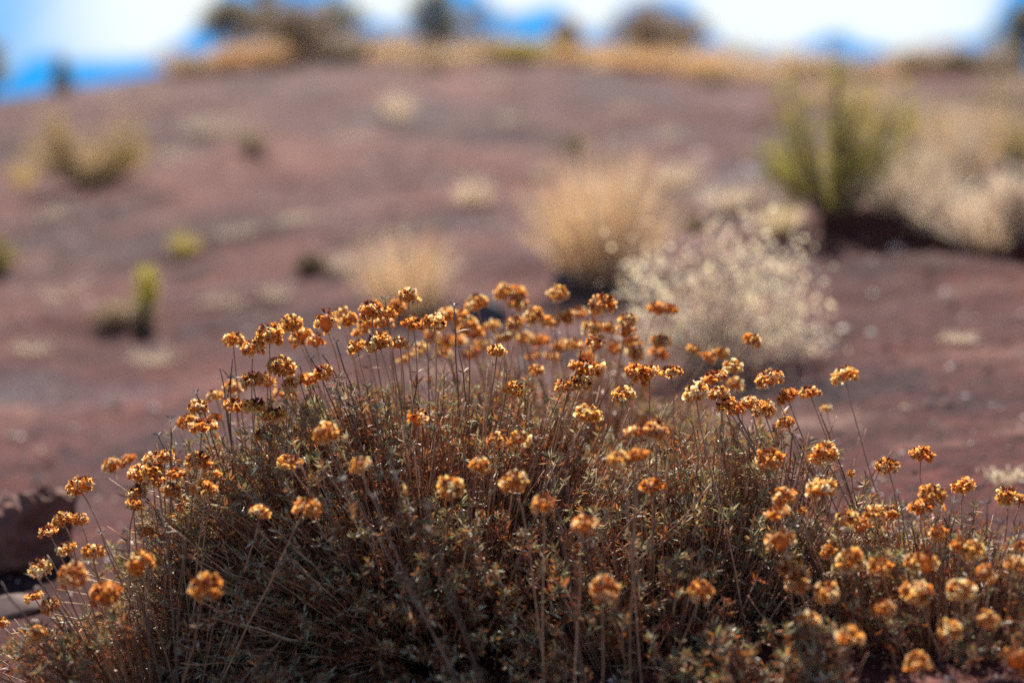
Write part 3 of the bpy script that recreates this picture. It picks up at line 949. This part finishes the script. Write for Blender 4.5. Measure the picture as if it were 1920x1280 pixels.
# dry brush filling the right of the slope
for px, py, w, h, pal, lab in [
    (1765, 290, 120, 110, PALE + STRAW, 'tall wispy straw brush between the dull brown bush and the yellowish one'),
    (1705, 330, 110, 80, CREAM + PALE, 'pale wispy brush just right of the green bush'),
    (1830, 250, 130, 70, STRAW + PALE, 'straw brush below the pale olive bush on the right'),
    (1770, 430, 150, 100, CREAM + PALE, 'cream brush left of the broad cream grass on the bank'),
    (1910, 420, 120, 120, CREAM + PALE, 'pale brush cut by the right edge of the picture beside the broad cream grass'),
    (1550, 180, 120, 50, PALE + STRAW, 'faint straw brush near the skyline behind the green bush top'),
    (1690, 240, 120, 90, BROWN + PALE, 'grey brown twiggy brush right of the green bush top'),
    (1795, 300, 140, 130, BROWN + PALE + STRAW[:1], 'tallest tangled grey brown brush on the right of the slope'),
    (1890, 300, 140, 120, STRAW[:2] + BROWN, 'tangled tan brush at the right edge below the skyline'),
    (1730, 375, 130, 110, BROWN + CREAM, 'brown and cream tangled brush on top of the bank beside the green bush'),
    (1880, 180, 120, 50, PALE + BROWN, 'grey brown brush near the right end of the skyline')]:
    T_(px, py, w, h, 220, pal, lab, wid=.004, spread=1.25)
# thin dry litter tufts scattered over the open slope
for px, py in [(215, 195), (300, 190), (545, 415), (660, 260), (95, 410), (330, 300),
               (440, 440), (960, 230), (930, 160), (1010, 330), (1180, 210), (1250, 260), (520, 560), (110, 560), (60, 660), (290, 680), (420, 570), (1800, 640)]:
    T_(px, py, rng.uniform(34, 75), rng.uniform(16, 34), 60, PALE + CREAM[:1], 'tiny pale dry tuft scattered on the open red slope', wid=.0025, seed=True,
       group='tiny dry tufts scattered on the slope', spread=1.6)


# skyline plants
def K(px, w, h, y=13.4):
    P = gc(px, y)
    return P, px2m(w, P), px2m(h, P)


P, w, h = K(112, 58, 78); tree(P, h, w, GREYG, 'small cone shaped tree alone on the left skyline', cone=True, n=2500, bare_h=.05)
P, w, h = K(-25, 100, 135); tree(P, h, w, GREYG, 'dark tree reaching in at the left edge of the sky', n=4000)
P, w, h = K(430, 140, 132); tree(P, h, w, GREYG, 'grey green tree leftmost in the skyline thicket', n=6000)
P, w, h = K(500, 110, 165); tree(P, h, w, GREYG + BROWN, 'tallest thin tree in the skyline thicket', n=3200, sparse=True)
P, w, h = K(552, 160, 128, 13.0); bush(P, h, w, BROWN, 'dense dark brown bush in the skyline thicket', nst=90, nlf=70, leaf=.03, srad=.006, top=.35)
P, w, h = K(628, 130, 135); tree(P, h, w, GREYG, 'greyish tree rightmost in the skyline thicket', n=3000, sparse=True)
P, w, h = K(672, 100, 55, 13.0); bush(P, h, w, BROWN, 'low brown bush right of the skyline thicket', nst=50, nlf=50, leaf=.025, srad=.004)
P, w, h = K(432, 90, 48, 12.4); grass_tuft(P, h, w, 260, STRAW, 'golden tuft under the grey green skyline tree', wid=.012)
P, w, h = K(512, 80, 55, 12.4); grass_tuft(P, h, w, 260, STRAW, 'golden tuft left of the dense dark brown skyline bush', wid=.012)
P, w, h = K(370, 80, 30, 12.6); bush(P, h, w, BROWN + STRAW[:1], 'low straw brown bush at the left end of the thicket', nst=40, nlf=40, leaf=.025, srad=.004)
P, w, h = K(818, 115, 150); tree(P, h, w, GREYG, 'slender grey tree near the middle of the skyline', n=5600)
P, w, h = K(905, 130, 118); tree(P, h, w, GREYG + BROWN, 'sparse leaning twiggy tree right of the slender grey one', n=900, sparse=True, lean=-.25)
P, w, h = K(730, 90, 36, 12.8); grass_tuft(P, h, w, 260, CREAM + STRAW, 'tan tuft on the skyline left of the slender grey tree', wid=.012)
P, w, h = K(850, 130, 34, 12.6); grass_tuft(P, h, w, 300, CREAM + STRAW, 'tan tuft under the slender grey tree', wid=.012)
P, w, h = K(812, 90, 22, 11.6); bush(P, h, w, OLIVE + BROWN, 'added low dark clump standing in for shade on the brow below the slender grey tree', nst=40, nlf=40, leaf=.022, srad=.004)  # added dark leaves, shade on the brow put into their colour
P, w, h = K(985, 150, 42, 13.0); bush(P, h, w, YELG, 'wide low yellow green bush on the skyline', nst=70, nlf=60, leaf=.025, srad=.004, top=.3)
P, w, h = K(1062, 74, 92, 13.2); bush(P, h, w, BROWN + STRAW[:1], 'small upright brown bush between the yellow green bush and the big brown one', nst=50, nlf=60, leaf=.025, srad=.004, top=.3)
P, w, h = K(1085, 110, 36, 12.8); grass_tuft(P, h, w, 300, STRAW + YELG[:1], 'straw tuft at the foot of the small upright brown bush', wid=.012)
P, w, h = K(1230, 200, 122, 13.2); bush(P, h, w, BROWN, 'big round brown bush on the skyline right of the middle', nst=110, nlf=80, leaf=.03, srad=.006, top=.35)
P, w, h = K(1180, 150, 34, 12.2); grass_tuft(P, h, w, 320, STRAW, 'straw tuft at the foot of the big round brown bush', wid=.012)
P, w, h = K(1310, 150, 40, 12.2); grass_tuft(P, h, w, 320, STRAW, 'straw tuft right of the big round brown bush', wid=.012)
P, w, h = K(1405, 130, 34, 12.0); grass_tuft(P, h, w, 300, STRAW + CREAM, 'pale straw tuft on the brow left of the green bush', wid=.012)
P, w, h = K(1340, 80, 22, 10.8); bush(P, h, w, OLIVE + BROWN, 'added low dark clump standing in for shade on the brow under the straw tufts', nst=36, nlf=40, leaf=.02, srad=.004)  # dark clump added as the shadow blob beneath the straw
P, w, h = K(1490, 60, 40, 13.2); bush(P, h, w, BROWN, 'small brown bush on the skyline left of the green bush top', nst=40, nlf=40, leaf=.025, srad=.004)
P, w, h = K(1720, 130, 40, 13.2); bush(P, h, w, BROWN + OLIVE, 'wide low brown bush on the skyline right of the green bush', nst=60, nlf=50, leaf=.025, srad=.004)
P, w, h = K(1800, 90, 44, 13.0); bush(P, h, w, OLIVE, 'olive bush on the skyline near the right edge', nst=50, nlf=50, leaf=.025, srad=.004)
P, w, h = K(1640, 90, 30, 13.0); grass_tuft(P, h, w, 260, PALE + STRAW, 'pale tuft on the skyline behind the green bush', wid=.012)
P, w, h = K(1915, 110, 145); tree(P, h, w, GREYG + OLIVE, 'tall dark tree at the right edge of the skyline', n=5000)
P, w, h = K(1880, 90, 30, 12.6); bush(P, h, w, OLIVE + BROWN, 'low dark bush at the foot of the right edge tree', nst=40, nlf=40, leaf=.025, srad=.004)

# low dry scrub in a nearly closed band along the brow
for i, px in enumerate([345, 395, 470, 590, 640, 700, 765, 800, 890, 940, 1030, 1130, 1265, 1360, 1440, 1520, 1570, 1680, 1750, 1840, 1885]):
    P, w, h = K(px + rng.uniform(-10, 10), rng.uniform(80, 130), rng.uniform(34, 72), rng.uniform(12.6, 13.8))
    o = grass_tuft(P, h, w, 200, [STRAW + CREAM, PALE + BROWN, STRAW + OLIVE][i % 3], 'low dry scrub tuft in the band along the skyline', wid=.012, spread=1.3,
                   group='dry scrub along the skyline')
